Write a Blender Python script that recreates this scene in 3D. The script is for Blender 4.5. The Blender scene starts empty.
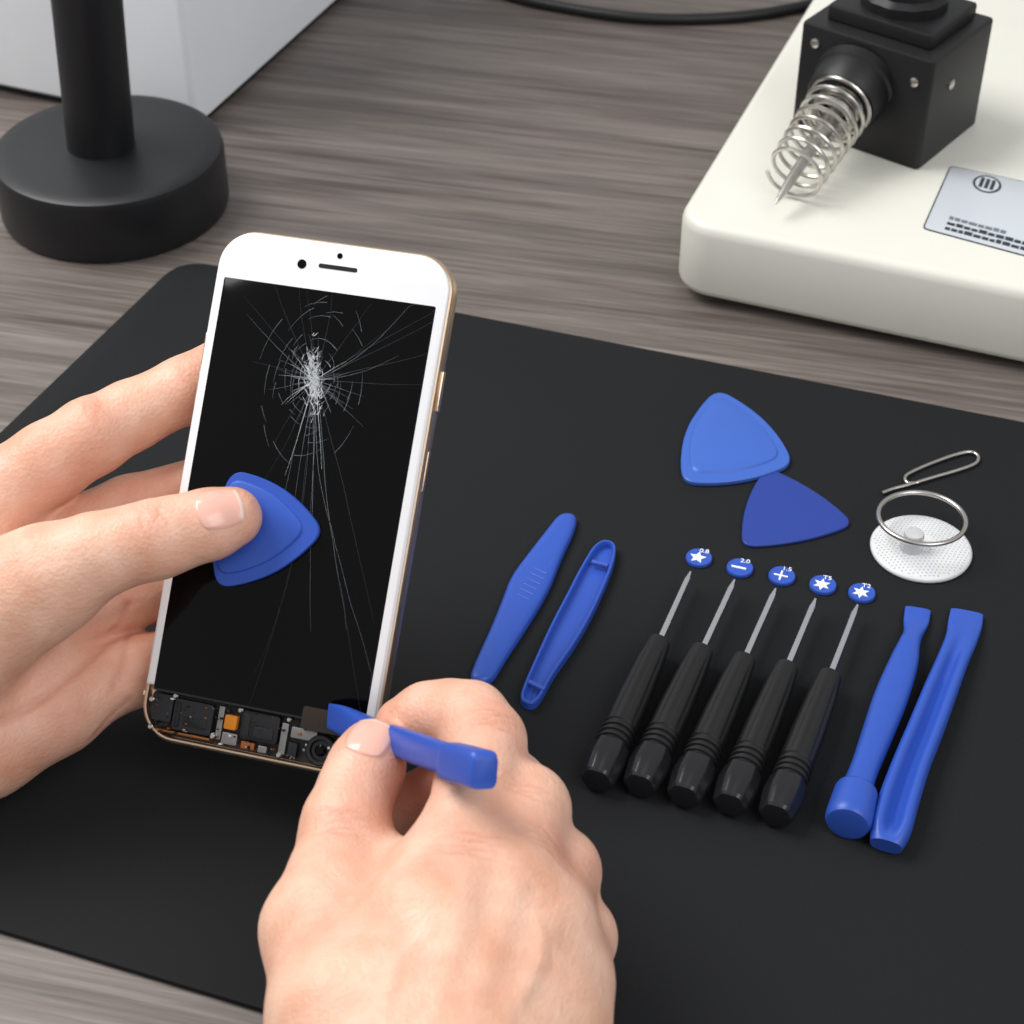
import bpy, bmesh, math, random
import numpy as np
from mathutils import Vector, Matrix, Euler
from mathutils.bvhtree import BVHTree
random.seed(4)
V=Vector; R=math.radians
sc=bpy.context.scene
sc.view_settings.view_transform='Standard'
# ------------------------------------------------------------ camera / survey
F=1850.; A40=math.radians(40)
CAM=V((0,-.62*math.cos(A40),.62*math.sin(A40)))
RT=V((1,0,0)); FW=V((0,math.cos(A40),-math.sin(A40))); UP=V((0,math.sin(A40),math.cos(A40)))
def ray(u,v): return FW+RT*((u-512)/F)+UP*((512-v)/F)
def G(u,v,z=0.):
    r=ray(u,v); return CAM+r*((z-CAM.z)/r.z)
def D(u,v,d): return CAM+ray(u,v)*d
cd=bpy.data.cameras.new('camera'); cam=bpy.data.objects.new('camera',cd); sc.collection.objects.link(cam)
cam.location=CAM; cam.rotation_euler=(math.radians(50),0,0)
cd.lens=F/1024*36; cd.sensor_width=36; cd.clip_start=.01; sc.camera=cam
cd.dof.use_dof=True; cd.dof.focus_distance=.54; cd.dof.aperture_fstop=24

# ------------------------------------------------------------ materials
def lin(c): 
    c=c/255.; return c/12.92 if c<=.04045 else ((c+.055)/1.055)**2.4
def rgb(r,g,b): return (lin(r),lin(g),lin(b),1)
def M(name,col,rough=.5,metal=0.,bump=0.,bscale=500.,var=0.,vscale=40.,ior=1.45,sss=0.,coat=0.,alpha=1.,trans=0.,spec=.5):
    m=bpy.data.materials.new(name); m.use_nodes=True; nt=m.node_tree; b=nt.nodes['Principled BSDF']
    b.inputs['Base Color'].default_value=rgb(*col); b.inputs['Roughness'].default_value=rough
    b.inputs['Metallic'].default_value=metal; b.inputs['IOR'].default_value=ior; b.inputs['Specular IOR Level'].default_value=spec
    b.inputs['Coat Weight'].default_value=coat; b.inputs['Alpha'].default_value=alpha
    b.inputs['Transmission Weight'].default_value=trans
    if sss: 
        b.inputs['Subsurface Weight'].default_value=sss; b.inputs['Subsurface Radius'].default_value=(1,.35,.2); b.inputs['Subsurface Scale'].default_value=.002
    tc=nt.nodes.new('ShaderNodeTexCoord')
    n=nt.nodes.new('ShaderNodeTexNoise'); n.inputs['Scale'].default_value=vscale; n.inputs['Detail'].default_value=4
    nt.links.new(tc.outputs['Object'],n.inputs['Vector'])
    mx=nt.nodes.new('ShaderNodeMix'); mx.data_type='RGBA'
    v=var if var else .03
    c=rgb(*col); mx.inputs[6].default_value=[min(1,x*(1-v)) for x in c[:3]]+[1]; mx.inputs[7].default_value=[min(1,x*(1+v)) for x in c[:3]]+[1]
    nt.links.new(n.outputs['Fac'],mx.inputs[0]); nt.links.new(mx.outputs[2],b.inputs['Base Color'])
    if bump:
        n2=nt.nodes.new('ShaderNodeTexNoise'); n2.inputs['Scale'].default_value=bscale; n2.inputs['Detail'].default_value=3
        nt.links.new(tc.outputs['Object'],n2.inputs['Vector'])
        bp=nt.nodes.new('ShaderNodeBump'); bp.inputs['Strength'].default_value=bump; bp.inputs['Distance'].default_value=.0004
        nt.links.new(n2.outputs['Fac'],bp.inputs['Height']); nt.links.new(bp.outputs[0],b.inputs['Normal'])
    return m
BLUE=M('blue_plastic',(47,84,180),.38,bump=.05,bscale=900)
BLUEL=M('blue_plastic_light',(60,100,188),.4,bump=.05,bscale=900)
BLUE2=M('blue_plastic_deep',(36,62,146),.42,bump=.05,bscale=900)
BLACK=M('black_plastic',(20,20,22),.45,bump=.2,bscale=2500)
CAPB=M('black_cap',(30,30,33),.25)
STANDB=M('stand_black',(23,24,27),.42,bump=.1,bscale=1500)
CHROME=M('chrome',(225,225,228),.2,1.)
STEEL=M('steel',(200,196,190),.28,1.)
GOLD=M('gold_frame',(226,200,172),.36,1.)
WHITEG=M('white_glass',(238,238,240),.12,coat=.5)
SCREEN=M('screen_black',(5,5,6),.06,ior=1.35,spec=.3)
CRACK=M('crack_glass',(205,210,215),.35)
CRACK2=M('crack_glass_faint',(115,120,127),.35)
CRACK3=M('crack_glass_fainter',(62,65,71),.35)
PCB=M('pcb_black',(16,16,18),.45,bump=.4,bscale=1500,var=.4,vscale=400)
CHIP=M('chip_dark',(30,31,34),.3)
ORANGE=M('orange_tape',(205,125,25),.4)
FLEXG=M('copper_flex',(165,100,50),.35,.5)
SILV=M('shield_silver',(150,148,145),.35,.9)
CREAM=M('station_white',(222,221,211),.4,bump=.05,bscale=800)
BOXW=M('box_white',(236,239,243),.35)
LABEL=M('label_silver',(196,202,208),.35)
INK=M('label_ink',(45,50,58),.5)
RUB=M('rubber_cable',(20,20,22),.45)
WHITE=M('print_white',(240,242,245),.5)
CUP=M('silicone_white',(222,223,224),.35,bump=.5,bscale=600,sss=.2)
MATM=M('mat_rubber',(26,27,29),.78,bump=.35,bscale=2600,var=.03,vscale=6,spec=.25)
NAIL=M('nail',(234,182,166),.2,sss=.2,coat=.35)
NAILW=M('nail_free_edge',(238,206,192),.25,sss=.2,coat=.2)

def wood():
    m=bpy.data.materials.new('grey_wood'); m.use_nodes=True; nt=m.node_tree; b=nt.nodes['Principled BSDF']; L=nt.links.new
    tc=nt.nodes.new('ShaderNodeTexCoord'); mp=nt.nodes.new('ShaderNodeMapping'); mp.inputs['Rotation'].default_value=(0,0,math.radians(13))
    L(tc.outputs['Object'],mp.inputs['Vector'])
    def nz(sx,sy,det,dist):
        q=nt.nodes.new('ShaderNodeMapping'); q.inputs['Scale'].default_value=(sx,sy,sy); L(mp.outputs[0],q.inputs['Vector'])
        n=nt.nodes.new('ShaderNodeTexNoise'); n.inputs['Scale'].default_value=1; n.inputs['Detail'].default_value=det; n.inputs['Distortion'].default_value=dist; n.inputs['Roughness'].default_value=.65
        L(q.outputs[0],n.inputs['Vector']); return n
    a=nz(5,90,6,.6); c=nz(14,460,4,.3); d=nz(2,14,2,.3)
    m1=nt.nodes.new('ShaderNodeMath'); m1.operation='MULTIPLY_ADD'; m1.inputs[1].default_value=.42
    m2=nt.nodes.new('ShaderNodeMath'); m2.operation='MULTIPLY_ADD'; m2.inputs[1].default_value=.45
    m3=nt.nodes.new('ShaderNodeMath'); m3.operation='MULTIPLY'; m3.inputs[1].default_value=.22
    L(d.outputs['Fac'],m3.inputs[0]); L(a.outputs['Fac'],m2.inputs[0]); L(m3.outputs[0],m2.inputs[2]); L(c.outputs['Fac'],m1.inputs[0]); L(m2.outputs[0],m1.inputs[2])
    cr=nt.nodes.new('ShaderNodeValToRGB'); e=cr.color_ramp.elements
    e[0].position=.38; e[0].color=rgb(63,56,53); e[1].position=.70; e[1].color=rgb(138,129,123)
    x=e.new(.50); x.color=rgb(93,85,80); x=e.new(.58); x.color=rgb(113,104,99)
    L(m1.outputs[0],cr.inputs[0]); L(cr.outputs[0],b.inputs['Base Color']); b.inputs['Roughness'].default_value=.5
    bp=nt.nodes.new('ShaderNodeBump'); bp.inputs['Strength'].default_value=.25; bp.inputs['Distance'].default_value=.0005
    L(m1.outputs[0],bp.inputs['Height']); L(bp.outputs[0],b.inputs['Normal'])
    return m
WOOD=wood()
def skin():
    m=bpy.data.materials.new('skin'); m.use_nodes=True; nt=m.node_tree; b=nt.nodes['Principled BSDF']; L=nt.links.new
    tc=nt.nodes.new('ShaderNodeTexCoord')
    def noise(s,d=5):
        n=nt.nodes.new('ShaderNodeTexNoise'); n.inputs['Scale'].default_value=s; n.inputs['Detail'].default_value=d; L(tc.outputs['Object'],n.inputs['Vector']); return n
    at=nt.nodes.new('ShaderNodeAttribute'); at.attribute_name='flush'
    n=noise(75,7); mc=nt.nodes.new('ShaderNodeMapRange'); mc.inputs[1].default_value=.32; mc.inputs[2].default_value=.68; L(n.outputs['Fac'],mc.inputs[0])
    m1=nt.nodes.new('ShaderNodeMix'); m1.data_type='RGBA'; m1.inputs[6].default_value=rgb(219,166,139); m1.inputs[7].default_value=rgb(235,195,171); L(mc.outputs[0],m1.inputs[0])
    m2=nt.nodes.new('ShaderNodeMix'); m2.data_type='RGBA'; m2.inputs[7].default_value=rgb(212,132,112); L(m1.outputs[2],m2.inputs[6]); L(at.outputs['Fac'],m2.inputs[0])
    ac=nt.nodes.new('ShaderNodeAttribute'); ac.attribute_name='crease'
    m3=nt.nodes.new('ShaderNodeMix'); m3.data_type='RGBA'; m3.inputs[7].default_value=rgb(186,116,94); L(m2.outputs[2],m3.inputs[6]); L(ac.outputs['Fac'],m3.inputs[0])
    L(m3.outputs[2],b.inputs['Base Color'])
    nr=noise(260,3); mr=nt.nodes.new('ShaderNodeMapRange'); mr.inputs[3].default_value=.38; mr.inputs[4].default_value=.60; L(nr.outputs['Fac'],mr.inputs[0]); L(mr.outputs[0],b.inputs['Roughness'])
    b.inputs['Subsurface Weight'].default_value=.25; b.inputs['Subsurface Radius'].default_value=(1,.35,.2); b.inputs['Subsurface Scale'].default_value=.0014
    vo=nt.nodes.new('ShaderNodeTexVoronoi'); vo.inputs['Scale'].default_value=1000; L(tc.outputs['Object'],vo.inputs['Vector'])
    nb=noise(380,5)
    ad=nt.nodes.new('ShaderNodeMath'); ad.operation='MULTIPLY_ADD'; ad.inputs[1].default_value=2.0; L(nb.outputs['Fac'],ad.inputs[0]); L(vo.outputs['Distance'],ad.inputs[2])
    bp=nt.nodes.new('ShaderNodeBump'); bp.inputs['Strength'].default_value=.42; bp.inputs['Distance'].default_value=.0003
    L(ad.outputs[0],bp.inputs['Height']); L(bp.outputs[0],b.inputs['Normal'])
    return m
SKIN=skin()

# ------------------------------------------------------------ mesh helpers
def empty(name,loc=None,mat=None):
    e=bpy.data.objects.new(name,None); e.empty_display_size=.01; sc.collection.objects.link(e)
    e.matrix_world=mat if mat else Matrix.Translation(loc); return e
def mesh(name,verts,faces,mat,parent=None,local=False,sharp=35):
    me=bpy.data.meshes.new(name); me.from_pydata([tuple(v) for v in verts],[],faces); me.update()
    bm=bmesh.new(); bm.from_mesh(me); bmesh.ops.recalc_face_normals(bm,faces=bm.faces); bm.to_mesh(me); bm.free()
    me.materials.append(mat)
    for p in me.polygons: p.use_smooth=True
    if sharp: me.set_sharp_from_angle(angle=math.radians(sharp))
    o=bpy.data.objects.new(name,me); sc.collection.objects.link(o)
    if parent:
        o.parent=parent
        if not local:
            bpy.context.view_layer.update(); o.matrix_parent_inverse=parent.matrix_world.inverted()
    return o
def chaikin(p,n=3):
    p=[V((q[0],q[1])) for q in p]
    for _ in range(n):
        r=[]
        for i in range(len(p)):
            a,b=p[i],p[(i+1)%len(p)]; r+= [a*.75+b*.25,a*.25+b*.75]
        p=r
    return p
def rrect(x0,y0,x1,y1,r,n=6,corners=(1,1,1,1)):
    out=[]
    for k,(cx,cy,a0) in enumerate(((x1-r,y1-r,0),(x0+r,y1-r,90),(x0+r,y0+r,180),(x1-r,y0+r,270))):
        if corners[k]:
            for i in range(n+1):
                a=math.radians(a0+90*i/n); out.append(V((cx+r*math.cos(a),cy+r*math.sin(a))))
        else: out.append(V(((x1 if k in(0,3) else x0),(y1 if k in (0,1) else y0))))
    return out
def inset(p,d):
    n=len(p); area=sum(p[i].x*p[(i+1)%n].y-p[(i+1)%n].x*p[i].y for i in range(n)); s=1 if area>0 else -1
    out=[]
    for i in range(n):
        a=(p[i]-p[i-1]); b=(p[(i+1)%n]-p[i])
        a=a.normalized() if a.length>1e-9 else b.normalized(); b=b.normalized() if b.length>1e-9 else a
        t=(a+b); t=t.normalized() if t.length>1e-6 else a
        nn=V((-t.y,t.x))*s; k=max(.5,abs(nn.dot(V((-a.y,a.x)))))
        out.append(p[i]+nn*(d/k))
    return out
def rings_mesh(name,RG,mat,parent=None,mw=None,local=False,sharp=35):
    vs=[v for r in RG for v in r]; fs=[]; n=len(RG[0])
    for k in range(len(RG)-1):
        for i in range(n):
            j=(i+1)%n; fs.append((k*n+i,k*n+j,(k+1)*n+j,(k+1)*n+i))
    fs.append(tuple(range(n))[::-1]); fs.append(tuple(range((len(RG)-1)*n,len(RG)*n)))
    if mw: vs=[mw@v for v in vs]
    return mesh(name,vs,fs,mat,parent,local,sharp)
def stack(name,outline,rings,mat,parent=None,mw=None,local=False,sharp=35):
    """solid from an outline: rings=[(inset,z),...] bottom to top, closed both ends"""
    return rings_mesh(name,[[V((q.x,q.y,z)) for q in inset(outline,d)] for d,z in rings],mat,parent,mw,local,sharp)
def slabr(z0,z1,e): return [(e,z0),(0,z0+e),(0,z1-e),(e*.3,z1-e*.3),(e,z1)]
def tube(name,path,radii,mat,n=16,parent=None,local=False,closed=False,flute=None,flat=None,upv=None,sharp=40,power=1.):
    m=len(path); path=[V(p) for p in path]; vs=[];fs=[]
    if not hasattr(radii,'__len__'): radii=[radii]*m
    prev=None
    for i in range(m):
        if closed: t=path[(i+1)%m]-path[i-1]
        else: t=path[min(i+1,m-1)]-path[max(i-1,0)]
        t.normalize()
        if upv is not None: nn=(upv-t*upv.dot(t)).normalized()
        elif prev is None:
            h=V((0,0,1)) if abs(t.z)<.9 else V((1,0,0)); nn=(h-t*h.dot(t)).normalized()
        else: nn=(prev-t*prev.dot(t)).normalized()
        prev=nn; bb=t.cross(nn)
        for k in range(n):
            a=2*math.pi*k/n; r=radii[i]; f=1.
            ca,sa=math.cos(a),math.sin(a)
            if power!=1.: ca=math.copysign(abs(ca)**power,ca); sa=math.copysign(abs(sa)**power,sa)
            if flute: sa=flute(i,ca,sa)
            if isinstance(r,tuple): vs.append(path[i]+bb*(r[0]*ca*f)+nn*(r[1]*sa*f))
            else: vs.append(path[i]+bb*(r*ca*f)+nn*(r*sa*f))
    RR=m if closed else m-1
    for i in range(RR):
        for k in range(n):
            a=i*n+k;b=i*n+(k+1)%n;c=((i+1)%m)*n+(k+1)%n;d=((i+1)%m)*n+k; fs.append((a,b,c,d))
    if not closed: fs.append(tuple(range(n))[::-1]); fs.append(tuple(range((m-1)*n,m*n)))
    return mesh(name,vs,fs,mat,parent,local,sharp)
def lathe(name,p0,p1,prof,mat,n=32,parent=None,flute=None,local=False,sharp=40):
    """prof: (distance along axis, radius)"""
    d=(V(p1)-V(p0)).normalized(); h=V((0,0,1)) if abs(d.z)<.9 else V((1,0,0)); nn=(h-d*h.dot(d)).normalized(); bb=d.cross(nn)
    vs=[];fs=[]
    for s,r in prof:
        for k in range(n):
            a=2*math.pi*k/n; f=flute(s,a) if flute else 1
            vs.append(V(p0)+d*s+bb*(r*f*math.cos(a))+nn*(r*f*math.sin(a)))
    m=len(prof)
    for i in range(m-1):
        for k in range(n): fs.append((i*n+k,i*n+(k+1)%n,(i+1)*n+(k+1)%n,(i+1)*n+k))
    fs.append(tuple(range(n))[::-1]); fs.append(tuple(range((m-1)*n,m*n)))
    return mesh(name,vs,fs,mat,parent,local,sharp)
def spline(pts,n=8,closed=False):
    P=[V(p) for p in pts]; out=[]; m=len(P)
    for i in range(m if closed else m-1):
        if closed: a,b,c,d=P[i-1],P[i],P[(i+1)%m],P[(i+2)%m]
        else: a,b,c,d=P[max(i-1,0)],P[i],P[i+1],P[min(i+2,m-1)]
        for k in range(n):
            t=k/n; out.append(.5*((2*b)+(c-a)*t+(2*a-5*b+4*c-d)*t*t+(3*b-a-3*c+d)*t**3))
    if not closed: out.append(P[-1])
    return out
def boxl(name,x0,y0,z0,x1,y1,z1,mat,parent,e=.0002,r=None,mw=None,local=True):
    r=r or min(abs(x1-x0),abs(y1-y0))*.12
    return stack(name,rrect(x0,y0,x1,y1,r,4),slabr(z0,z1,e),mat,parent,mw,local)
def gxy(px,z=0): return [V((G(u,v,z).x,G(u,v,z).y)) for u,v in px]

# ------------------------------------------------------------ desk, mat
ZW=-.002
stack('desk',rrect(-.9,-.55,.9,.75,.01),slabr(ZW-.03,ZW,.002),WOOD)
A=V((-.1326,.158)); ex=V((.946,-.324)); B=A+ex*.52; ld=V((-.0479,-.113)).normalized()
C4=A+ld*.3135; D4=C4+ex*.54
def roundpoly(P,r,n=6):
    out=[]
    for i in range(len(P)):
        p=P[i];a=(P[i-1]-p).normalized();b=(P[(i+1)%len(P)]-p).normalized()
        s=p+a*r;e=p+b*r
        for k in range(n+1):
            t=k/n; out.append(s*(1-t)**2+p*2*t*(1-t)+e*t*t)
    return out
stack('repair_mat',roundpoly([A,B,D4,C4],.014),slabr(ZW,0,.0006),MATM)

# ------------------------------------------------------------ stand
st=V((-.166,.203,ZW)); e=empty('monitor_stand',st)
lathe('base',st,st+V((0,0,1)),[(0,.0445),(.0008,.0465),(.003,.0472),(.0240,.0472),(.0268,.0464),(.0275,.0450),(.0278,.04)],STANDB,72,e)
pp=V((-.1690,.205,ZW+.0270))
lathe('post',pp,pp+V((.055,0,1)),[(0,.0138),(.26,.0138),(.263,.0125)],STANDB,48,e)

# ------------------------------------------------------------ white box
bc=V((-.1395,.264))
MB=Matrix.Translation((bc.x,bc.y,ZW))@Matrix.Rotation(R(-22),4,'Z')
e=empty('white_equipment_box',mat=MB)
stack('shell',rrect(-.34,0,0,.24,.004),slabr(.003,.2,.002),BOXW,e,local=True)
stack('foot_strip',rrect(-.337,.003,-.003,.237,.003),slabr(0,.0035,.0002),BLACK,e,local=True)
for k in range(6): boxl('vent_%d'%k,-.25+k*.012,.03,.1995,-.244+k*.012,.2,.2005,BLACK,e)

# ------------------------------------------------------------ soldering station
MS=Matrix.Translation((.0608,.1305,ZW))@Matrix.Rotation(math.radians(-21.3),4,'Z')
e=empty('soldering_station',mat=MS)
ol=rrect(0,0,.19,.26,.015,12)
stack('base',ol,[(.004,.004),(.001,.0055),(0,.008),(0,.0315),(.0006,.0340),(.0020,.0356),(.004,.036)],CREAM,e,local=True,sharp=50)
for k,(x,y) in enumerate(((.02,.02),(.17,.02),(.02,.24),(.17,.24))):
    lathe('foot_%d'%k,(x,y,0),(x,y,1),[(0,.007),(.0045,.008)],RUB,20,e,local=True)
ZT=ZW+.036
p0=V((.1135,.2035,ZT)); MH=Matrix.Translation(p0)@Matrix.Rotation(math.radians(-38),4,'Z')
stack('holder_block',rrect(0,0,.058,.050,.002),slabr(-.0005,.046,.001),BLACK,e,mw=MH,sharp=40)
stack('holder_top_plate',rrect(.006,.008,.052,.046,.002),slabr(.0455,.052,.001),BLACK,e,mw=MH)
c0=MH@V((.029,.028,.052))
lathe('top_knob',c0,c0+V((0,0,1)),[(0,.017),(.004,.017),(.006,.0145),(.012,.0145),(.014,.0135),(.022,.013),(.024,.011)],BLACK,48,e,flute=lambda s,a:1+.02*math.cos(12*a))
for k,(x,z) in enumerate(((.051,.036),(.007,.039),(.007,.010))):
    q=MH@V((x,0,z)); dn=(MH.to_3x3()@V((0,-1,0)))
    lathe('screw_%d'%k,q-dn*.001,q+dn,[(0,.0019),(.0016,.0019),(.002,.0012)],STEEL,16,e)
q=MH@V((.0580,.018,.03)); dn=(MH.to_3x3()@V((1,0,0)))
lathe('side_screw',q-dn*.001,q+dn,[(0,.0021),(.0016,.0021),(.002,.0014)],STEEL,16,e)
b0=MH@V((.026,.002,.029)); bd=V((-.50,-.80,-.30)).normalized()
lathe('barrel_collar',b0,b0+bd,[(0,.0165),(.004,.0165),(.005,.0155),(.013,.0150),(.015,.0138),(.0152,.009)],BLACK,40,e)
h=V((0,0,1)); nn=(h-bd*h.dot(bd)).normalized(); bb=bd.cross(nn)
path=[];N=8
for i in range(int(N*26)+1):
    t=i/(N*26); an=2*math.pi*N*t; r=.0128-.0024*t
    path.append(b0+bd*(.014+.044*t**1.05)+bb*(r*math.cos(an))+nn*(r*math.sin(an)))
tube('spring_guard',path,.00085,STEEL,8,e)
path=[];N=5
for i in range(int(N*22)+1):
    t=i/(N*22); an=2*math.pi*N*t; path.append(b0+bd*(.014+.012*t)+bb*(.0085*math.cos(an))+nn*(.0085*math.sin(an)))
tube('inner_spring',path,.0008,STEEL,8,e)
lathe('iron_tip',b0,b0+bd,[(.01,.0036),(.036,.0036),(.037,.0024),(.060,.0020),(.070,.0009),(.0725,.0003)],STEEL,20,e)
lc=[(950,166),(922,229),(1052,264),(1080,194)]
lp=gxy(lc,ZT)
stack('rating_label',roundpoly(lp,.0025),slabr(ZT-.0003,ZT+.0003,.0001),INK,e)
stack('rating_label_face',roundpoly([p for p in inset(lp,.0006)],.002),slabr(ZT,ZT+.00045,.0001),LABEL,e)
o=lp[1]; lx=(lp[2]-lp[1]).normalized(); ly=(lp[0]-lp[1]).normalized(); lw=(lp[2]-lp[1]).length; lh=(lp[0]-lp[1]).length
def lrect(x0,y0,x1,y1,nm,m=INK):
    stack(nm,[o+lx*x0+ly*y0,o+lx*x1+ly*y0,o+lx*x1+ly*y1,o+lx*x0+ly*y1],[(0,ZT+.0004),(0,ZT+.0006)],m,e)
GREY=M('label_grey',(110,116,124),.5)
for r_,(yy,n_,m_) in enumerate(((.0032,12,INK),(.0070,12,INK),(.0110,8,GREY))):
    x=.008
    for k in range(n_):
        w=random.uniform(.0016,.0032); lrect(x,yy,x+w,yy+random.uniform(.0018,.0027),'print_%d_%d'%(r_,k),m_); x+=w+.0005
ci=o+lx*.0165+ly*(lh-.0075)
stack('print_icon',[ci+lx*(.0056*math.cos(t*.2618))+ly*(.0066*math.sin(t*.2618)) for t in range(24)],[(0,ZT+.0004),(0,ZT+.0006)],INK,e)
stack('print_icon_ring',[ci+lx*(.0046*math.cos(t*.2618))+ly*(.0056*math.sin(t*.2618)) for t in range(24)],[(0,ZT+.0005),(0,ZT+.00065)],LABEL,e)
for k in range(3):
    cc=ci+lx*(.0022*(k-1)); stack('print_icon_bar_%d'%k,[cc+lx*.0007-ly*.0037,cc+lx*.0007+ly*.0037,cc-lx*.0007+ly*.0037,cc-lx*.0007-ly*.0037],[(0,ZT+.0005),(0,ZT+.0008)],INK,e)
tube('power_cable',spline([G(u,v,ZW+.0026) for u,v in ((440,-40),(500,-8),(560,7),(640,18),(720,18),(790,9),(850,-10),(900,-50))],10),.0028,RUB,12)

# ------------------------------------------------------------ smartphone
MP=Matrix(((.96067,.16734,-.2216,-.05925),(-.27665,.64561,-.71179,-.08610),(.02395,.7451,.66652,.07640),(0,0,0,1)))
q=MP.to_quaternion(); MP=Matrix.Translation(MP.to_translation())@q.to_matrix().to_4x4(); MPi=MP.inverted()
PN=MP.to_3x3()@V((0,0,1))
def loc(u,v,z=0.):
    r=ray(u,v); p0=MP@V((0,0,z)); t=(p0-CAM).dot(PN)/r.dot(PN); w=MPi@(CAM+r*t); return w
ph=empty('smartphone',mat=MP)
w,h=.0685,.1435; X=w/2;Y=h/2
stack('gold_frame',rrect(-X,-Y,X,Y,.0105,10),[(.0025,-.0076),(.0009,-.0071),(0,-.0052),(0,-.0018),(.0004,-.0006),(.0009,-.0002),(.0014,-.0002),(.0016,-.0030),(.004,-.0030)],GOLD,ph,local=True,sharp=30)
YB=Y-h*.895
fr=[V((-X+.0008,YB)),V((X-.0008,YB))]+rrect(-X+.0008,YB,X-.0008,Y-.0008,.0098,10,(1,1,0,0))[:22]
stack('front_panel',fr,[(0,-.0002),(0,.0006),(.0003,.0010),(.0008,.0012)],WHITEG,ph,local=True)
sx0,sx1=-X+.0034,X-.0036; sy1=Y-h*.098
stack('screen',rrect(sx0,YB-.0006,sx1,sy1,.0004,2),[(0,.0009),(0,.00125),(.0001,.0013)],SCREEN,ph,local=True)
stack('screen_lower_edge',rrect(sx0,YB-.0012,sx1,YB+.0002,.0003,2),[(0,-.001),(0,.0011)],CHIP,ph,local=True)
ep=loc(338,268,.0012)
stack('earpiece',rrect(-.0056,-.0006,.0056,.0006,.00055,5),[(0,.0011),(0,.0013)],CHIP,ph,mw=Matrix.Translation((ep.x,ep.y,0)),local=True)
for nm,(u,v),r in (('front_camera',(302,264),.0013),('proximity_sensor',(340,256),.0008)):
    c=loc(u,v,.0012); lathe(nm,(c.x,c.y,.001),(c.x,c.y,1),[(0,r),(.00032,r),(.00036,r*.8)],SCREEN,20,ph,local=True)
boxl('power_button',X-.0003,.030,-.0046,X+.0007,.041,-.0022,GOLD,ph,.0002)
boxl('sim_tray',X-.0003,.008,-.0044,X+.0002,.019,-.0026,GOLD,ph,.0001)
boxl('mute_switch',-X-.0006,.044,-.0046,-X+.0003,.049,-.0024,GOLD,ph,.0002)
for k in range(2): boxl('volume_button_%d'%k,-X-.0007,.022+.011*k,-.0046,-X+.0003,.031+.011*k,-.0022,GOLD,ph,.0002)
for k in (0,1): boxl('antenna_band_%d'%k,X-.0002 if k==0 else -X-.00005,-.060,-.0066,X+.00005 if k==0 else -X+.0002,-.0588,-.0004,WHITEG,ph,.00005)
yb=-Y+.0018; yt=YB-.0010
boxl('tray',-X+.0019,yb,-.0034,X-.0019,yt+.001,-.0022,PCB,ph,.0001,r=.004)
def comp(nm,x0,y0,x1,y1,hz,m): boxl(nm,x0,y0,-.0023,x1,y1,-.0022+hz,m,ph,.00015)
HH=yt-yb
def cx(f): return -X+.002+f*(w-.004)
def cy(f): return yb+f*HH
L_=[(.02,.30,.11,.92,.0016,CHIP),(.12,.18,.30,.88,.0020,CHIP),(.32,.15,.345,.9,.0015,SILV),(.355,.42,.41,.74,.0021,ORANGE),(.35,.08,.42,.34,.0014,SILV),
(.43,.28,.60,.92,.0020,PCB),(.44,.06,.50,.22,.0012,FLEXG),(.52,.05,.56,.2,.0016,SILV),(.61,.10,.64,.80,.0016,SILV),(.655,.52,.77,.76,.0019,SILV),(.65,.10,.69,.40,.0014,CHIP),(.70,.80,.83,.96,.0017,FLEXG),
(.44,.34,.47,.84,.0022,CHIP),(.49,.36,.58,.60,.0023,CHIP),(.13,.24,.15,.80,.0023,PCB),(.17,.30,.28,.52,.0022,PCB),(.05,.08,.30,.13,.0018,FLEXG)]
for k,(a,b,c,d,hz,m) in enumerate(L_): comp('module_%d'%k,cx(a),cy(b),cx(c),cy(d),hz,m)
for k in range(110):
    a=random.uniform(.03,.93); b=random.uniform(.04,.9); s=random.uniform(.004,.014)
    comp('part_%d'%k,cx(a),cy(b),cx(a+s),cy(b+s*random.uniform(2,5)),random.uniform(.0016,.0027),random.choice([SILV,CHIP,CHIP,PCB,PCB,FLEXG,WHITE,SILV]) )
for k,(a,b) in enumerate(((.015,.75),(.315,.2),(.42,.9),(.64,.9),(.95,.85),(.62,.08),(.03,.14),(.12,.93))):
    lathe('screw_%d'%k,(cx(a),cy(b),-.0022),(cx(a),cy(b),1),[(0,.0008),(.0024,.0008),(.0027,.0005)],STEEL,14,ph,local=True)
c=(cx(.80),cy(.37))
lathe('round_module',(c[0],c[1],-.0022),(c[0],c[1],1),[(0,.0042),(.0028,.0042),(.0032,.0038),(.0030,.0030),(.0022,.0026),(.0022,.001)],CHIP,32,ph,local=True)
lathe('module_lens',(c[0],c[1],-.0022),(c[0],c[1],1),[(0,.0016),(.0028,.0016),(.0033,.0010)],SCREEN,24,ph,local=True)
boxl('flex_flap',cx(.70),yt-.0028,.0002,cx(.90),yt+.0034,.0016,M('amber_film',(46,36,28),.25),ph,.0001)
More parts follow.
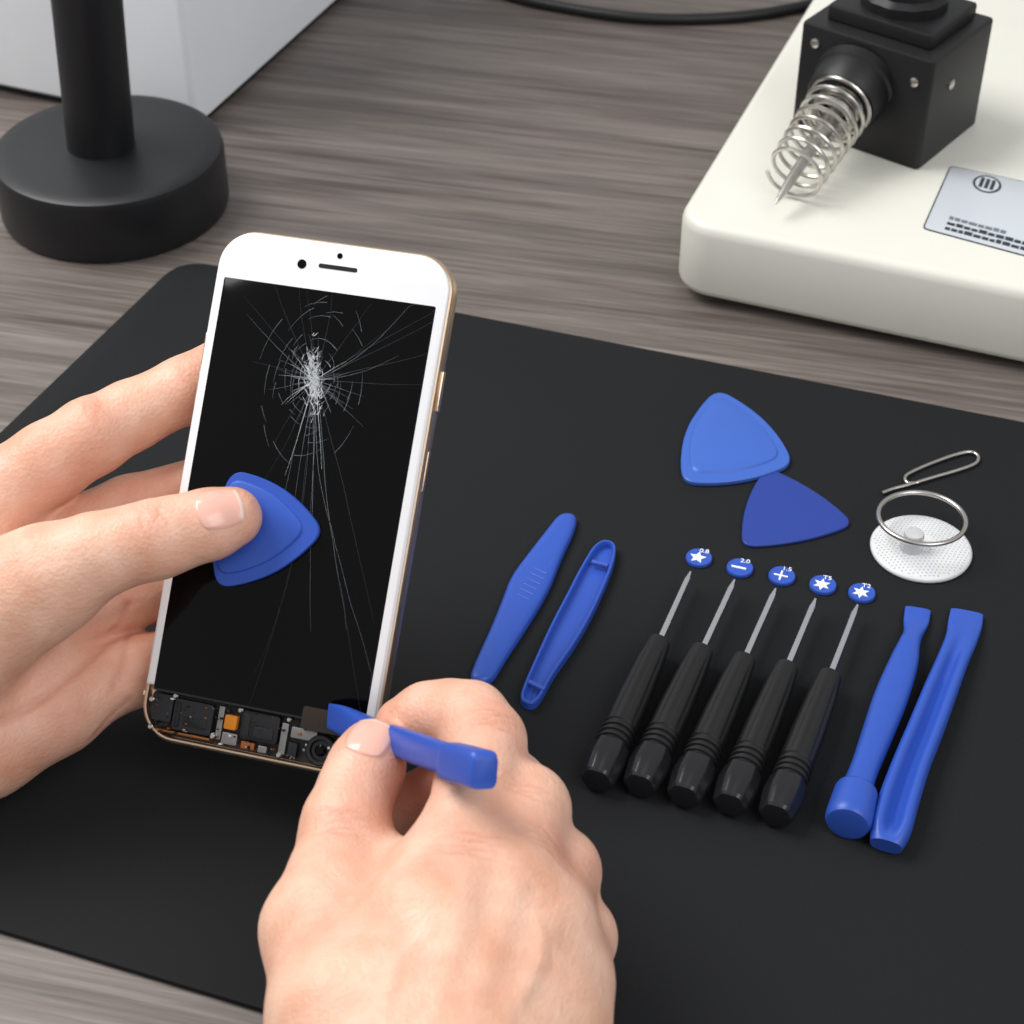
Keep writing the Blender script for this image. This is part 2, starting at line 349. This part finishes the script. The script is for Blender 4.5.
# cracks: thin raised fracture edges
def strips(name,lines,mat,z):
    vs=[];fs=[]
    for pts,wd in lines:
        base=len(vs); n=len(pts)
        for i,p in enumerate(pts):
            t=(pts[min(i+1,n-1)]-pts[max(i-1,0)]); t=t.normalized() if t.length>1e-9 else V((1,0)); nn=V((-t.y,t.x))*wd*(1-.75*i/(n-1))
            p=V((min(max(p.x,sx0+.0002),sx1-.0002),min(max(p.y,YB+.0002),sy1-.0002)))
            vs+= [V((p.x+nn.x,p.y+nn.y,z)),V((p.x-nn.x,p.y-nn.y,z))]
        for i in range(n-1): fs.append((base+2*i,base+2*i+1,base+2*i+3,base+2*i+2))
    mesh(name,vs,fs,mat,ph,True,0)
cc=loc(315,380,.0013); cc=V((cc.x,cc.y)); PXM=.506/F
bright=[];faint=[];dim=[]
def radial(ang,L,wd,store,jit=.04,r0=0.,curve=0.):
    n=max(5,int(L/9)); pts=[]; a=ang; p=cc+V((math.cos(a),math.sin(a)))*r0*PXM
    for i in range(n+1):
        pts.append(p.copy()); a+=random.uniform(-jit,jit)+curve/n; p=p+V((math.cos(a),math.sin(a)))*(L/n*PXM)
    store.append((pts,wd))
for k in range(38): radial(random.uniform(0,2*math.pi),random.uniform(12,44),.00005,bright if k%3==0 else faint,.14,random.uniform(0,8))
for ang,L in ((-84,250),(-93,130),(-97,100),(-80,150),(-74,90)): radial(R(ang),L,.00006,faint if L>100 else bright,.03)
for ang,L in ((-79,320),(-83,300),(-103,170),(-70,250),(28,150),(36,100),(140,115),(152,100),(120,95),(105,90),(165,70),(80,100),(62,95),(-12,55),(-35,70),(-120,80),(10,90),(-106,110),(130,120)): radial(R(ang),L,.00005,faint if random.random()<.5 else dim,.06,curve=random.uniform(-.3,.3))
for ang,L in ((33,160),(20,140),(-64,230),(-88,330),(-76,330),(40,150),(5,120)): radial(R(ang),L,.00005,dim,.03,r0=20)
for rr in (9,14,20,26,32,38,45,52,60,68):
    a=random.uniform(0,6.28); tot=0
    while tot<2*math.pi*.85:
        da=random.uniform(.2,.6)
        if random.random()<(.8 if rr<35 else .42)*(1.3 if 1.2<(a%6.283)<3.4 else .8):
            n=5; r1=rr*random.uniform(.90,1.10); r2=r1*random.uniform(.90,1.10)
            pts=[]
            for i in range(n+1):
                t=i/n; r_=r1*(1-t)+r2*t; an=a+da*t
                up=1.2 if math.sin(an)>0 else 1.15
                pts.append(cc+V((r_*math.cos(an)*.8,r_*math.sin(an)*up))*PXM)
            (bright if rr<24 else faint).append((pts,.00005))
        a+=da; tot+=da
for k in range(280):
    t=abs(random.gauss(0,1)); s_=random.choice((-1,1))*t
    p=cc+V((random.gauss(-1,4.2)-s_*4,s_*15-2))*PXM; a=random.uniform(0.6,2.6); L=random.uniform(2,8)*PXM
    bright.append(([p,p+V((math.cos(a),math.sin(a)))*L],random.uniform(.00004,.00011)))
strips('cracks_bright',bright,CRACK,.00140); strips('cracks_faint',faint,CRACK2,.00137); strips('cracks_dim',dim,CRACK3,.00134)

# ------------------------------------------------------------ opening picks
def pick(name,c,mw,z0,th,mat,step=True,bulge=.13,parent=None,off=(0,0)):
    g=sum(c,V((0,0)))/3; pts=[]
    for i in range(3):
        a,b=c[i],c[(i+1)%3]; q_=(b-a)
        o_=((a+b)/2-g); o_=(o_-q_*(o_.dot(q_)/q_.dot(q_))).normalized()*(q_.length*bulge)
        pts+= [a+(g-a)*.06-q_*0, a+q_*.25+o_*.65, a+q_*.5+o_, a+q_*.75+o_*.65]
    ol=chaikin(pts,4); of=V(off)
    def sc_(k,z,o_=0): return [V(((p-g).x*k+g.x+of.x*o_,(p-g).y*k+g.y+of.y*o_,z)) for p in ol]
    RG=[sc_(.985,z0),sc_(1,z0+.0003),sc_(1,z0+th-.0003),sc_(.985,z0+th)]
    if step: RG+= [sc_(.82,z0+th,1),sc_(.80,z0+th+.0005,1),sc_(.77,z0+th+.0007,1)]
    return rings_mesh(name,RG,mat,parent,mw,sharp=30)
pick('opening_pick',gxy([(716,389),(797,468),(679,488)]),None,0,.0018,BLUEL,True,.08,off=(-.0003,.0012))
pick('opening_pick',gxy([(765,467),(858,527),(739,551)]),None,0,.0012,BLUE2,False,.05)
lc=[loc(u,v,.003) for u,v in ((232,466),(328,532),(215,592))]
pick('opening_pick',[V((p.x,p.y)) for p in lc],MP,.0018,.0018,BLUE,True,.09,off=(-.0015,.0004))

# ------------------------------------------------------------ flat pry tools on the mat
pa=[(560,515),(578,517),(574,533),(561,560),(549,592),(527,628),(503,664),(491,685),(468,684),(475,664),(491,630),(503,600),(511,578),(531,552),(548,530)]
olA=chaikin(gxy(pa,.001),2)
e=empty('plastic_pry_tool',G(525,600,0))
stack('body',olA,[(.0004,0),(0,.0004),(0,.0018),(.0005,.0026),(.0012,.003),(.0022,.0032)],BLUE,e)
for k in range(6):
    a=G(517+k*3.4,594-k*5.2,.0031); b=G(530+k*3.4,600-k*5.2,.0031)
    tube('grip_rib_%d'%k,[a,b],.00028,BLUE,8,e)
pb=[(597,544),(616,546),(615,564),(605,590),(592,618),(575,648),(552,680),(540,704),(530,710),(519,704),(524,688),(540,652),(553,624),(566,600),(580,572)]
olB=chaikin(gxy(pb,.001),2)
e=empty('plastic_pry_tool',G(568,625,0))
stack('body',olB,[(.0004,0),(0,.0004),(0,.0030),(.0003,.0034),(.0008,.0034),(.0010,.0031),(.0012,.0010),(.0024,.0010)],BLUE,e)
tube('hinge_bar',[G(529,682,.003),G(545,690,.003)],.0009,BLUE,8,e); tube('tip_bar',[G(592,562,.003),G(608,566,.003)],.0009,BLUE,8,e)

# ------------------------------------------------------------ big spudgers
def loftbar(name,st,mat,parent=None,n=20,power=.75,upv=V((0,0,1)),sub=5,flute=None,sharp=45):
    P=spline([s[0] for s in st],sub); rad=spline([V((s[1],s[2],0)) for s in st],sub)
    return tube(name,P,[(r.x,r.y) for r in rad],mat,n,parent,upv=upv,power=power,sharp=sharp,flute=flute)
e=empty('spudger',G(885,725,0))
def Gs(u,v,z,hw,hh): return (G(u,v,z),hw,hh)
loftbar('shaft',[Gs(918,609,.0011,.0040,.0007),Gs(916,622,.0013,.0039,.0010),Gs(913,634,.0020,.0030,.0018),Gs(909,645,.0030,.0033,.0028),Gs(903,665,.0036,.0044,.0034),Gs(890,700,.004,.0050,.0037),Gs(876,738,.0042,.0045,.0040),Gs(864,770,.0048,.0040,.0042),Gs(855,795,.0052,.0044,.0046)],BLUE,e)
a=G(857,789,.0062); b=G(846,829,.0062)
lathe('end_cap',a,b,[(0,.0050),(.0006,.0058),(.0015,.0061),(.0105,.0065),(.0125,.0064),(.0135,.0058),(.0138,.0045)],BLUE,40,e)
e=empty('spudger',G(925,730,0))
def groove(i,ca,sa):
    if sa<=0: return sa
    f=min(1,max(0,(i-7)/8.)); f*=min(1,max(0,(44-i)/4.))
    return sa*(1-f*.95*math.exp(-(ca/.42)**2))
loftbar('shaft',[Gs(967,612,.0012,.0050,.0007),Gs(965,624,.0016,.0052,.0012),Gs(961,640,.0024,.0048,.0022),Gs(952,662,.003,.0047,.0032),Gs(940,692,.0036,.0050,.0038),Gs(926,728,.0040,.0052,.0044),Gs(911,765,.0042,.0053,.0046),Gs(899,800,.0045,.0056,.0050),Gs(891,828,.0044,.0056,.0048),Gs(886,846,.0036,.0044,.0030)],BLUE,e,flute=groove,n=64,power=.8,sharp=60)

# ------------------------------------------------------------ screwdrivers
BT=[((596,782),(656,640),(690,573)),((639,787),(697,648),(734,581)),((683,798),(740,657),(775,590)),((729,806),(783,665),(815,600)),((775,817),(824,673),(857,606))]
DS=[(699,557),(740,567),(782,575),(823,584),(862,592)]
SY=['star5','minus','plus','star6','star6']; TX=['0.8','2.0','1.5','T5','T2']
for k in range(5):
    zc=.0058; b,hh_,t=[G(u,v,zc) for u,v in BT[k]]; d=(t-b).normalized()
    Lh=(hh_-b).length; Lt=(t-b).length
    e=empty('precision_screwdriver',b.lerp(t,.4))
    hexf=lambda s,a: 1+.045*math.cos(6*a)
    cl=Lh*.23
    lathe('cap',b,t,[(0,.0030),(.0003,.0043),(.0012,.0049),(cl*.45,.0056),(cl*.6,.0058),(cl*.95,.0054),(cl,.0049)],CAPB,48,e,flute=hexf,sharp=25)
    pr=[(cl,.0046)]
    for g in range(3):
        s=cl+.0006+g*.0022; pr+= [(s,.0046),(s+.0003,.0052),(s+.0013,.0052),(s+.0016,.0046)]
    s=cl+.0075; pr+= [(s,.0046),(s+.0004,.0050),(s+Lh*.2,.0050),(Lh*.80,.0045),(Lh*.93,.0039),(Lh*.985,.0036),(Lh,.0026),(Lh+.0002,.001)]
    def fl(s_,a,cl=cl,Lh=Lh): return 1-(.07 if cl+.008<s_<Lh*.9 else 0)*(.5+.5*math.cos(9*a))**2
    lathe('handle',b,t,pr,BLACK,90,e,flute=fl)
    lathe('shaft',b,t,[(Lh-.002,.00115),(Lt-.004,.00105),(Lt-.0015,.0007),(Lt+.0005,.0004)],CHROME,20,e)
    c=G(*DS[k],.0012); 
    lathe('tip_marker',V((c.x,c.y,.0)),V((c.x,c.y,1)),[(0,.0040),(.0002,.0043),(.0010,.0043),(.0013,.0041),(.0013,.0038),(.0012,.0037)],BLUE,36,e)
    ax=V((.946,-.324)); ay=V((.324,.946)); c2=V((c.x,c.y))-ay*.0005-ax*.0003
    def poly(nm,pts): stack(nm,[c2+ax*x+ay*y for x,y in pts],[(0,.0011),(0,.0015)],WHITE,e)
    if SY[k]=='minus': poly('symbol',[(-.0024,-.0004),(.0024,-.0004),(.0024,.0004),(-.0024,.0004)])
    elif SY[k]=='plus':
        s=.0003;l=.0023; poly('symbol',[(-l,-s),(-s,-s),(-s,-l),(s,-l),(s,-s),(l,-s),(l,s),(s,s),(s,l),(-s,l),(-s,s),(-l,s)])
    else:
        m=5 if SY[k]=='star5' else 6; poly('symbol',[((.0028 if i%2==0 else .0013)*math.cos(math.pi*i/m+1.57),(.0028 if i%2==0 else .0013)*math.sin(math.pi*i/m+1.57)) for i in range(2*m)])
    tcv=bpy.data.curves.new('size_text','FONT'); tcv.body=TX[k]; tcv.size=.0026; tcv.extrude=.0001; to=bpy.data.objects.new('size_text',tcv); sc.collection.objects.link(to)
    tcv.materials.append(WHITE); to.matrix_world=Matrix.Translation((c.x+.0002,c.y+.0022,.0014))@Matrix.Rotation(R(-14),4,'Z')
    to.parent=e; bpy.context.view_layer.update(); to.matrix_parent_inverse=e.matrix_world.inverted()

# ------------------------------------------------------------ sim pin + suction cup
z=.0009
tube('sim_eject_pin',spline([G(u,v,z) for u,v in ((882,493),(893,489),(908,485),(935,477),(962,469),(976,463),(978,456),(970,452),(955,455),(930,464),(910,473),(905,478),(908,483),(918,482.5))],8),.00065,STEEL,10)
e=empty('suction_cup',G(921,548,0))
c=G(921,548,.001); 
lathe('cup',V((c.x,c.y,0)),V((c.x,c.y,1)),[(0,.0150),(.0003,.0163),(.0010,.0165),(.0016,.0160),(.0020,.0150),(.0028,.0100),(.0036,.0045),(.004,.003)],CUP,64,e,sharp=60)
vs=[];fs=[]
for i in range(-11,12):
    for j in range(-12,13):
        x=(i+.5*(j%2))*.0014; y=j*.00122; r=math.hypot(x,y)
        if .0042<r<.0152:
            zz=.0020+(.0008*(.015-r)/.005 if r>.010 else .0008+.0008*(.010-r)/.0055)
            b_=len(vs)
            for (dx,dy,dz) in ((-.00045,0,0),(0,-.00045,0),(.00045,0,0),(0,.00045,0),(0,0,.0005)): vs.append(V((c.x+x+dx,c.y+y+dy,zz+dz-.0001)))
            fs+= [(b_,b_+1,b_+4),(b_+1,b_+2,b_+4),(b_+2,b_+3,b_+4),(b_+3,b_,b_+4)]
mesh('grip_dots',vs,fs,M('silicone_dot',(198,200,203),.3),e)
nb=G(913,541,.006)
lathe('nub',V((nb.x,nb.y,.002)),V((nb.x,nb.y,1)),[(0,.0042),(.002,.0036),(.004,.0030),(.0065,.0034),(.0075,.003),(.008,.001)],M('silicone_clear',(225,226,228),.2,trans=.4,ior=1.3),32,e)
rc=G(922,518,.0105); rr=.0140; tilt=Matrix.Rotation(R(-3),3,'X')
tube('pull_ring',[rc+tilt@V((rr*math.cos(t*math.pi/40),rr*math.sin(t*math.pi/40),0)) for t in range(80)],.00085,STEEL,12,e,closed=True)

# ------------------------------------------------------------ tool held in the right hand
Tt=D(333,718,.494); Te=D(472,768,.416); td=(Te-Tt).normalized()
upT=(-FW-td*(-FW).dot(td)).normalized()
Tp=D
e=empty('plastic_spudger',Tt.lerp(Te,.5))
loftbar('blade',[(Tp(329,716,.4955),.0034,.0005),(Tp(343,721,.4885),.0040,.0013),(Tp(360,728,.480),.0038,.0024),(Tp(383,736,.467),.0035,.0025),(Tp(418,749,.447),.0038,.0026),(Tp(450,760,.429),.0036,.0026)],BLUE,e,upv=upT,power=.6)
loftbar('end_block',[(Tp(449,760,.4295),.0036,.0028),(Tp(450.5,760.5,.4288),.0042,.0034),(Tp(455,762,.4265),.0044,.0036),(Tp(480,769,.4150),.0044,.0036),(Tp(484,770,.4132),.0041,.0033),(Tp(485,770.5,.4127),.003,.003)],BLUE,e,upv=upT,power=.45,n=32,sub=3)

# ------------------------------------------------------------ hands (implicit surface -> mesh)
def smin(a,b,k):
    h_=np.clip(.5+.5*(b-a)/k,0,1); return b+(a-b)*h_-k*h_*(1-h_)
def nets(f,org,hs):
    s=f<0; n=np.array(f.shape)-1
    s8=np.zeros(tuple(n),np.int8)
    sl=lambda o:tuple(slice(o[i],o[i]+n[i]) for i in range(3))
    for a_ in (0,1):
        for b_ in (0,1):
            for c_ in (0,1): s8+=s[sl((a_,b_,c_))]
    act=(s8>0)&(s8<8); ijk=np.argwhere(act); idx=-np.ones(tuple(n),np.int32); idx[act]=np.arange(len(ijk))
    acc=np.zeros((len(ijk),3)); cnt=np.zeros(len(ijk))
    for ax in range(3):
        oth=[i for i in range(3) if i!=ax]
        for u_ in (0,1):
            for w_ in (0,1):
                o=np.zeros(3,int); o[oth[0]]=u_; o[oth[1]]=w_; o2=o.copy(); o2[ax]=1
                f0=f[tuple((ijk+o).T)]; f1=f[tuple((ijk+o2).T)]; c_=(f0<0)!=(f1<0)
                t=f0[c_]/(f0[c_]-f1[c_]); add=np.tile(o.astype(float),(len(t),1)); add[:,ax]=t
                acc[c_]+=add; cnt[c_]+=1
    vv=(ijk+acc/cnt[:,None])*hs+np.array(org)
    faces=[]
    for ax in range(3):
        p,q_=[i for i in range(3) if i!=ax]
        a0=[slice(None)]*3;a1=[slice(None)]*3; a0[ax]=slice(0,-1); a1[ax]=slice(1,None)
        s0_=s[tuple(a0)];s1_=s[tuple(a1)]; E=np.argwhere(s0_!=s1_)
        E=E[(E[:,p]>0)&(E[:,q_]>0)&(E[:,p]<n[p])&(E[:,q_]<n[q_])]
        if not len(E): continue
        fl_=s0_[tuple(E.T)]
        def cell(dp,dq):
            K=E.copy(); K[:,p]-=dp; K[:,q_]-=dq; return idx[tuple(K.T)]
        Q=np.stack([cell(1,1),cell(0,1),cell(0,0),cell(1,0)],1)
        if ax==1: fl_=~fl_
        Q[~fl_]=Q[~fl_][:,::-1]; faces.append(Q)
    return vv,np.concatenate(faces)
def hand(name,palm,chains,flush,wrinkles=(),lines=(),voxel=.0008,kpalm=.008,kf=.0022):
    allp=[q for ch in palm+chains for q in ch]
    P=np.array([[*q[0]] for q in allp]); r=np.array([q[1] for q in allp])
    lo=(P-r[:,None]).min(0)-.004; hi=(P+r[:,None]).max(0)+.004
    n=np.ceil((hi-lo)/voxel).astype(int); g=[(lo[i]+voxel*np.arange(n[i])).astype(np.float32) for i in range(3)]
    FAR=.014
    def sub(ch):
        p_=np.array([[*q[0]] for q in ch]); r_=np.array([q[1] for q in ch])[:,None]
        a=np.clip(np.floor(((p_-r_).min(0)-FAR-lo)/voxel).astype(int),0,n); b=np.clip(np.ceil(((p_+r_).max(0)+FAR-lo)/voxel).astype(int),0,n)
        return tuple(slice(a[i],b[i]) for i in range(3))
    def cone(sl_,a,ra,b,rb):
        X_=g[0][sl_[0]][:,None,None];Y_=g[1][sl_[1]][None,:,None];Z_=g[2][sl_[2]][None,None,:]
        ba=[b[i]-a[i] for i in range(3)]; L=sum(x*x for x in ba)
        t=np.clip(((X_-a[0])*ba[0]+(Y_-a[1])*ba[1]+(Z_-a[2])*ba[2])/L,0,1).astype(np.float32)
        return np.sqrt((X_-a[0]-t*ba[0])**2+(Y_-a[1]-t*ba[1])**2+(Z_-a[2]-t*ba[2])**2)-(ra+t*(rb-ra))
    def merge(Fd,chs,kc,k):
        for ch in chs:
            s_=sub(ch); f=None
            for i in range(len(ch)-1):
                c_=cone(s_,ch[i][0],ch[i][1],ch[i+1][0],ch[i+1][1]); f=c_ if f is None else smin(f,c_,kc)
            Fd[s_]=smin(Fd[s_],np.minimum(f,FAR),k)
    fp=np.full(tuple(n),FAR,np.float32); ff=np.full(tuple(n),FAR,np.float32)
    merge(fp,palm,.004,kpalm); merge(ff,chains,.0025,kf)
    f=smin(fp,ff,.006).astype(np.float32); del fp,ff
    vv,Q=nets(f,lo,voxel)
    me=bpy.data.meshes.new(name); me.from_pydata(vv.tolist(),[],Q.tolist()); me.update()
    bm=bmesh.new(); bm.from_mesh(me)
    for _ in range(4): bmesh.ops.smooth_vert(bm,verts=bm.verts,factor=.5,use_axis_x=True,use_axis_y=True,use_axis_z=True)
    bmesh.ops.recalc_face_normals(bm,faces=bm.faces); bm.to_mesh(me)
    bv=BVHTree.FromBMesh(bm); bm.free(); me.update()
    for p in me.polygons: p.use_smooth=True
    N_=len(me.vertices); co=np.zeros(N_*3,np.float32); me.vertices.foreach_get('co',co); co=co.reshape(-1,3)
    no=np.zeros(N_*3,np.float32); me.vertices.foreach_get('normal',no); no=no.reshape(-1,3)
    fl_=np.zeros(N_); disp=np.zeros(N_); cre=np.zeros(N_)
    for c_,rad,amt in flush:
        d_=np.linalg.norm(co-np.array(c_),axis=1); fl_=np.maximum(fl_,amt*np.exp(-(d_/rad)**2))
    def hit(u,v):
        h_=bv.ray_cast(CAM,ray(u,v).normalized()); return h_[0],h_[1]
    for (u,v,d_,offs,hw,amp,curv) in wrinkles:
        c_,nn=hit(u,v)
        if c_ is None: continue
        d_=V(d_); d_=(d_-nn*d_.dot(nn)).normalized(); s_=d_.cross(nn)
        rel=co-np.array(c_); sd=rel@np.array(d_); sl_=rel@np.array(s_); sn=rel@np.array(nn)
        env=np.exp(-(sl_/hw)**2)*(sn>-.006)
        for k_,of in enumerate(offs):
            q=sd-of*.001-curv*sl_**2*(1 if of>=0 else -1)+.0003*np.sin(sl_*900+k_*2)
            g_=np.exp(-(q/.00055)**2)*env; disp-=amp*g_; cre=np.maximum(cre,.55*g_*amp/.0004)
    for pts,wd,amp in lines:
        P3=[hit(u,v)[0] for u,v in pts]; P3=[p for p in P3 if p is not None]
        if len(P3)<2: continue
        P3=spline(P3,5); dm=np.full(N_,1.)
        for i in range(len(P3)-1):
            a=np.array(P3[i]);ba=np.array(P3[i+1])-a; t=np.clip(((co-a)@ba)/(ba@ba),0,1); dm=np.minimum(dm,np.linalg.norm(co-a-t[:,None]*ba,axis=1))
        g_=np.exp(-(dm/wd)**2); disp-=amp*g_
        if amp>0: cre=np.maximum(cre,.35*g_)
    co=co+no*disp[:,None].astype(np.float32); me.vertices.foreach_set('co',co.reshape(-1)); me.update()
    at=me.attributes.new('flush','FLOAT','POINT'); at.data.foreach_set('value',(fl_*.7).astype(np.float32))
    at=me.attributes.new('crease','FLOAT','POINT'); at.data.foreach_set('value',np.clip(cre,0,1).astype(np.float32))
    me.materials.append(SKIN)
    o=bpy.data.objects.new(name,me); sc.collection.objects.link(o); return o,bv
def nail(c,n,d,wd,ln,bv,parent):
    """nail plate draped on the fingertip: c on the finger axis, n out of the nail, d towards the tip"""
    n=n.normalized(); d=(d-n*d.dot(n)).normalized(); s=d.cross(n)
    K=20; grid=[]
    for j in range(K+1):
        for i in range(K+1):
            a=-1+2*i/K; b=-1+2*j/K
            x=a*math.sqrt(1-.42*b*b)*wd/2; y=b*math.sqrt(1-.34*a*a)*ln/2
            o_=c+s*x+d*y+n*.03; h_=bv.ray_cast(o_,-n,.05)
            z_=(h_[0]-c).dot(n) if h_[0] is not None else .006
            grid.append((x,y,z_,a,b))
    vs=[]
    for x,y,z_,a,b in grid:
        edge=max(abs(a),abs(b)); lift=.00055 if edge<.93 else (.0003 if edge<.99 else -.0004)
        if b>.75: lift+=.0003*(b-.75)/.25*(edge<.99 or b<.99)
        vs.append(c+s*x+d*y+n*(z_+lift))
    f1=[];f2=[]
    for j in range(K):
        b=-1+2*(j+.5)/K
        for i in range(K): q=j*(K+1)+i; (f1 if b<.80 else f2).append((q,q+1,q+K+2,q+K+1))
    mesh('nail_plate',vs,f1,NAIL,parent,False,0); mesh('nail_tip',vs,f2,NAILW,parent,False,0)
def J(u,v,d,r): return (D(u,v,d),r)
# left hand
wl=J(-230,700,.512,.026); fa=J(-560,770,.475,.030)
Lpalm=[[fa,wl],[wl,J(-15,520,.517,.0135)],[wl,J(10,575,.523,.0140)],[J(-150,710,.508,.024),J(30,645,.524,.0150)],[J(-120,750,.505,.020),J(-20,738,.514,.0168),J(52,708,.521,.0140)],[J(-150,690,.500,.022),J(-60,645,.499,.0200),J(45,582,.4955,.0148)]]
iL=[J(-20,508,.517,.0125),J(50,462,.518,.0112),J(92,436,.521,.0108),J(130,416,.526,.0098),J(185,390,.5305,.0094),J(240,356,.534,.0080)]
mL=[J(10,565,.523,.0125),J(130,510,.532,.0098),J(230,478,.5345,.0085)]
rL=[J(30,630,.525,.0125),J(140,592,.533,.0096),J(240,565,.536,.0085)]
pL=[J(52,700,.522,.0128),J(138,670,.529,.0100),J(225,645,.534,.0080)]
tL=[J(35,585,.4955,.0142),J(95,556,.4930,.0114),J(128,546,.4932,.0103),J(157,539,.494,.0105),J(180,532,.4952,.0096),J(210,524,.4965,.0094),J(232,517,.4982,.0082)]
tld=tL[-1][0]-tL[-4][0]; ild=iL[3][0]-iL[0][0]
hl,bvl=hand('left_hand',Lpalm,[iL,mL,rL,pL,tL],
 [(tL[-1][0],.013,.6),(D(170,505,.49),.012,.35),(D(95,400,.512),.014,.35),(D(200,375,.52),.014,.4),(D(70,740,.505),.03,.4),(D(130,600,.52),.03,.5),(D(150,490,.52),.02,.5),(D(60,480,.51),.02,.35),(D(0,560,.49),.03,.15)],
 wrinkles=[(150,516,tld,(-2.6,-1.1,.4,1.8,3.2),.0055,.00030,6),(92,405,ild,(-2,-.6,.9,2.2),.006,.00025,6),(185,372,ild,(-1,.4),.005,.0002,6)],
 lines=[([(0,722),(40,700),(80,668),(112,632),(128,605)],.0013,.0008),([(60,762),(95,735),(128,700)],.0012,.0003),([(112,690),(122,660),(128,632)],.0012,.0003)])
nail(D(225,515,.4975),(-FW+UP*.22-RT*.02),tld,.0120,.0128,bvl,hl)
# right hand
wr_=J(418,1180,.385,.0262); fr_=J(460,1480,.335,.030)
Rpalm=[[fr_,wr_],[wr_,J(432,930,.415,.016),J(455,880,.425,.0125)],[wr_,J(492,960,.415,.0150),J(505,888,.425,.0125)],[wr_,J(526,1000,.413,.0150),J(538,930,.423,.0125)],[J(455,1150,.39,.024),J(540,1040,.412,.0150),J(556,985,.422,.0120)],[J(390,1120,.392,.022),J(350,1020,.405,.0180),J(322,930,.426,.0132)],[J(400,1020,.42,.018),J(412,950,.430,.016)],[J(350,940,.432,.012),J(388,885,.442,.0105),J(440,890,.430,.0125)]]
iR=[J(455,880,.425,.0125),J(468,830,.434,.0108),J(478,785,.443,.0102),J(483,742,.456,.0104),J(470,721,.463,.0098),J(450,716,.468,.0090),J(428,718,.472,.0089),J(405,727,.475,.0080)]
mR=[J(505,888,.425,.0125),J(524,810,.446,.0110),J(508,790,.462,.0098),J(445,795,.474,.0090),J(410,805,.474,.0080)]
rR=[J(538,930,.423,.0122),J(555,872,.446,.0108),J(525,855,.468,.0094),J(455,850,.476,.0085)]
pR=[J(556,985,.422,.0118),J(573,937,.442,.0102),J(545,915,.465,.0082),J(500,915,.472,.0076)]
tR=[J(322,930,.426,.0132),J(333,880,.437,.0108),J(343,838,.446,.0104),J(347,820,.449,.0104),J(357,790,.456,.0095),J(367,766,.4605,.0094),J(373,751,.4635,.0082)]
tdR=tR[-1][0]-tR[-3][0]; iRd=iR[3][0]-iR[0][0]
hr,bvr=hand('right_hand',Rpalm,[iR,mR,rR,pR,tR],
 [(tR[-1][0],.015,.6),(D(500,705,.445),.016,.55),(D(470,845,.41),.013,.3),(D(560,850,.43),.014,.5),(D(410,790,.46),.022,.7),(D(590,930,.43),.014,.4),(D(345,825,.44),.012,.35),(D(530,780,.43),.014,.35),(D(300,930,.41),.02,.2),(D(470,960,.4),.03,.12)],
 wrinkles=[(338,822,tR[3][0]-tR[0][0],(-3,-1.4,.2,1.7,3.1),.006,.00030,6),(476,845,iRd,(-3,-1,1,3),.007,.00024,10),(556,850,rR[1][0]-rR[0][0],(-3,-1.4,.2,1.8,3.2),.007,.00032,8),(496,716,iR[3][0]-iR[2][0],(-3.2,-1.6,0,1.5),.006,.00028,8),(530,790,mR[1][0]-mR[0][0],(-2,-.4,1.2),.006,.00024,8)],
 lines=[([(470,870),(455,940),(440,1020)],.0035,-.0007),([(515,885),(495,950),(470,1020)],.0035,-.0007),([(548,930),(525,980),(500,1022)],.0035,-.0006),([(520,1000),(540,960),(536,920)],.0016,-.0004),([(385,1010),(400,960),(430,930)],.0018,-.0004)],kf=.003)
nail(D(371,748,.4625),(-FW+UP*.55+RT*.02),tdR,.0116,.0124,bvr,hr)

# ------------------------------------------------------------ light
wd=bpy.data.worlds.new('studio'); sc.world=wd; wd.use_nodes=True; bg=wd.node_tree.nodes['Background']; bg.inputs[0].default_value=(.97,.98,1,1); bg.inputs[1].default_value=.50
def area(name,loc_,tgt,size,en,col=(1,1,1)):
    l=bpy.data.lights.new(name,'AREA'); l.size=size; l.energy=en; l.color=col; o=bpy.data.objects.new(name,l); sc.collection.objects.link(o)
    o.location=loc_; o.rotation_euler=(V(tgt)-V(loc_)).to_track_quat('-Z','Y').to_euler()
area('softbox_key',(-.75,.30,1.1),(0,0,0),.75,19,(1,.985,.96))
area('softbox_fill',(.6,-.8,1.1),(0,.1,0),.9,8)
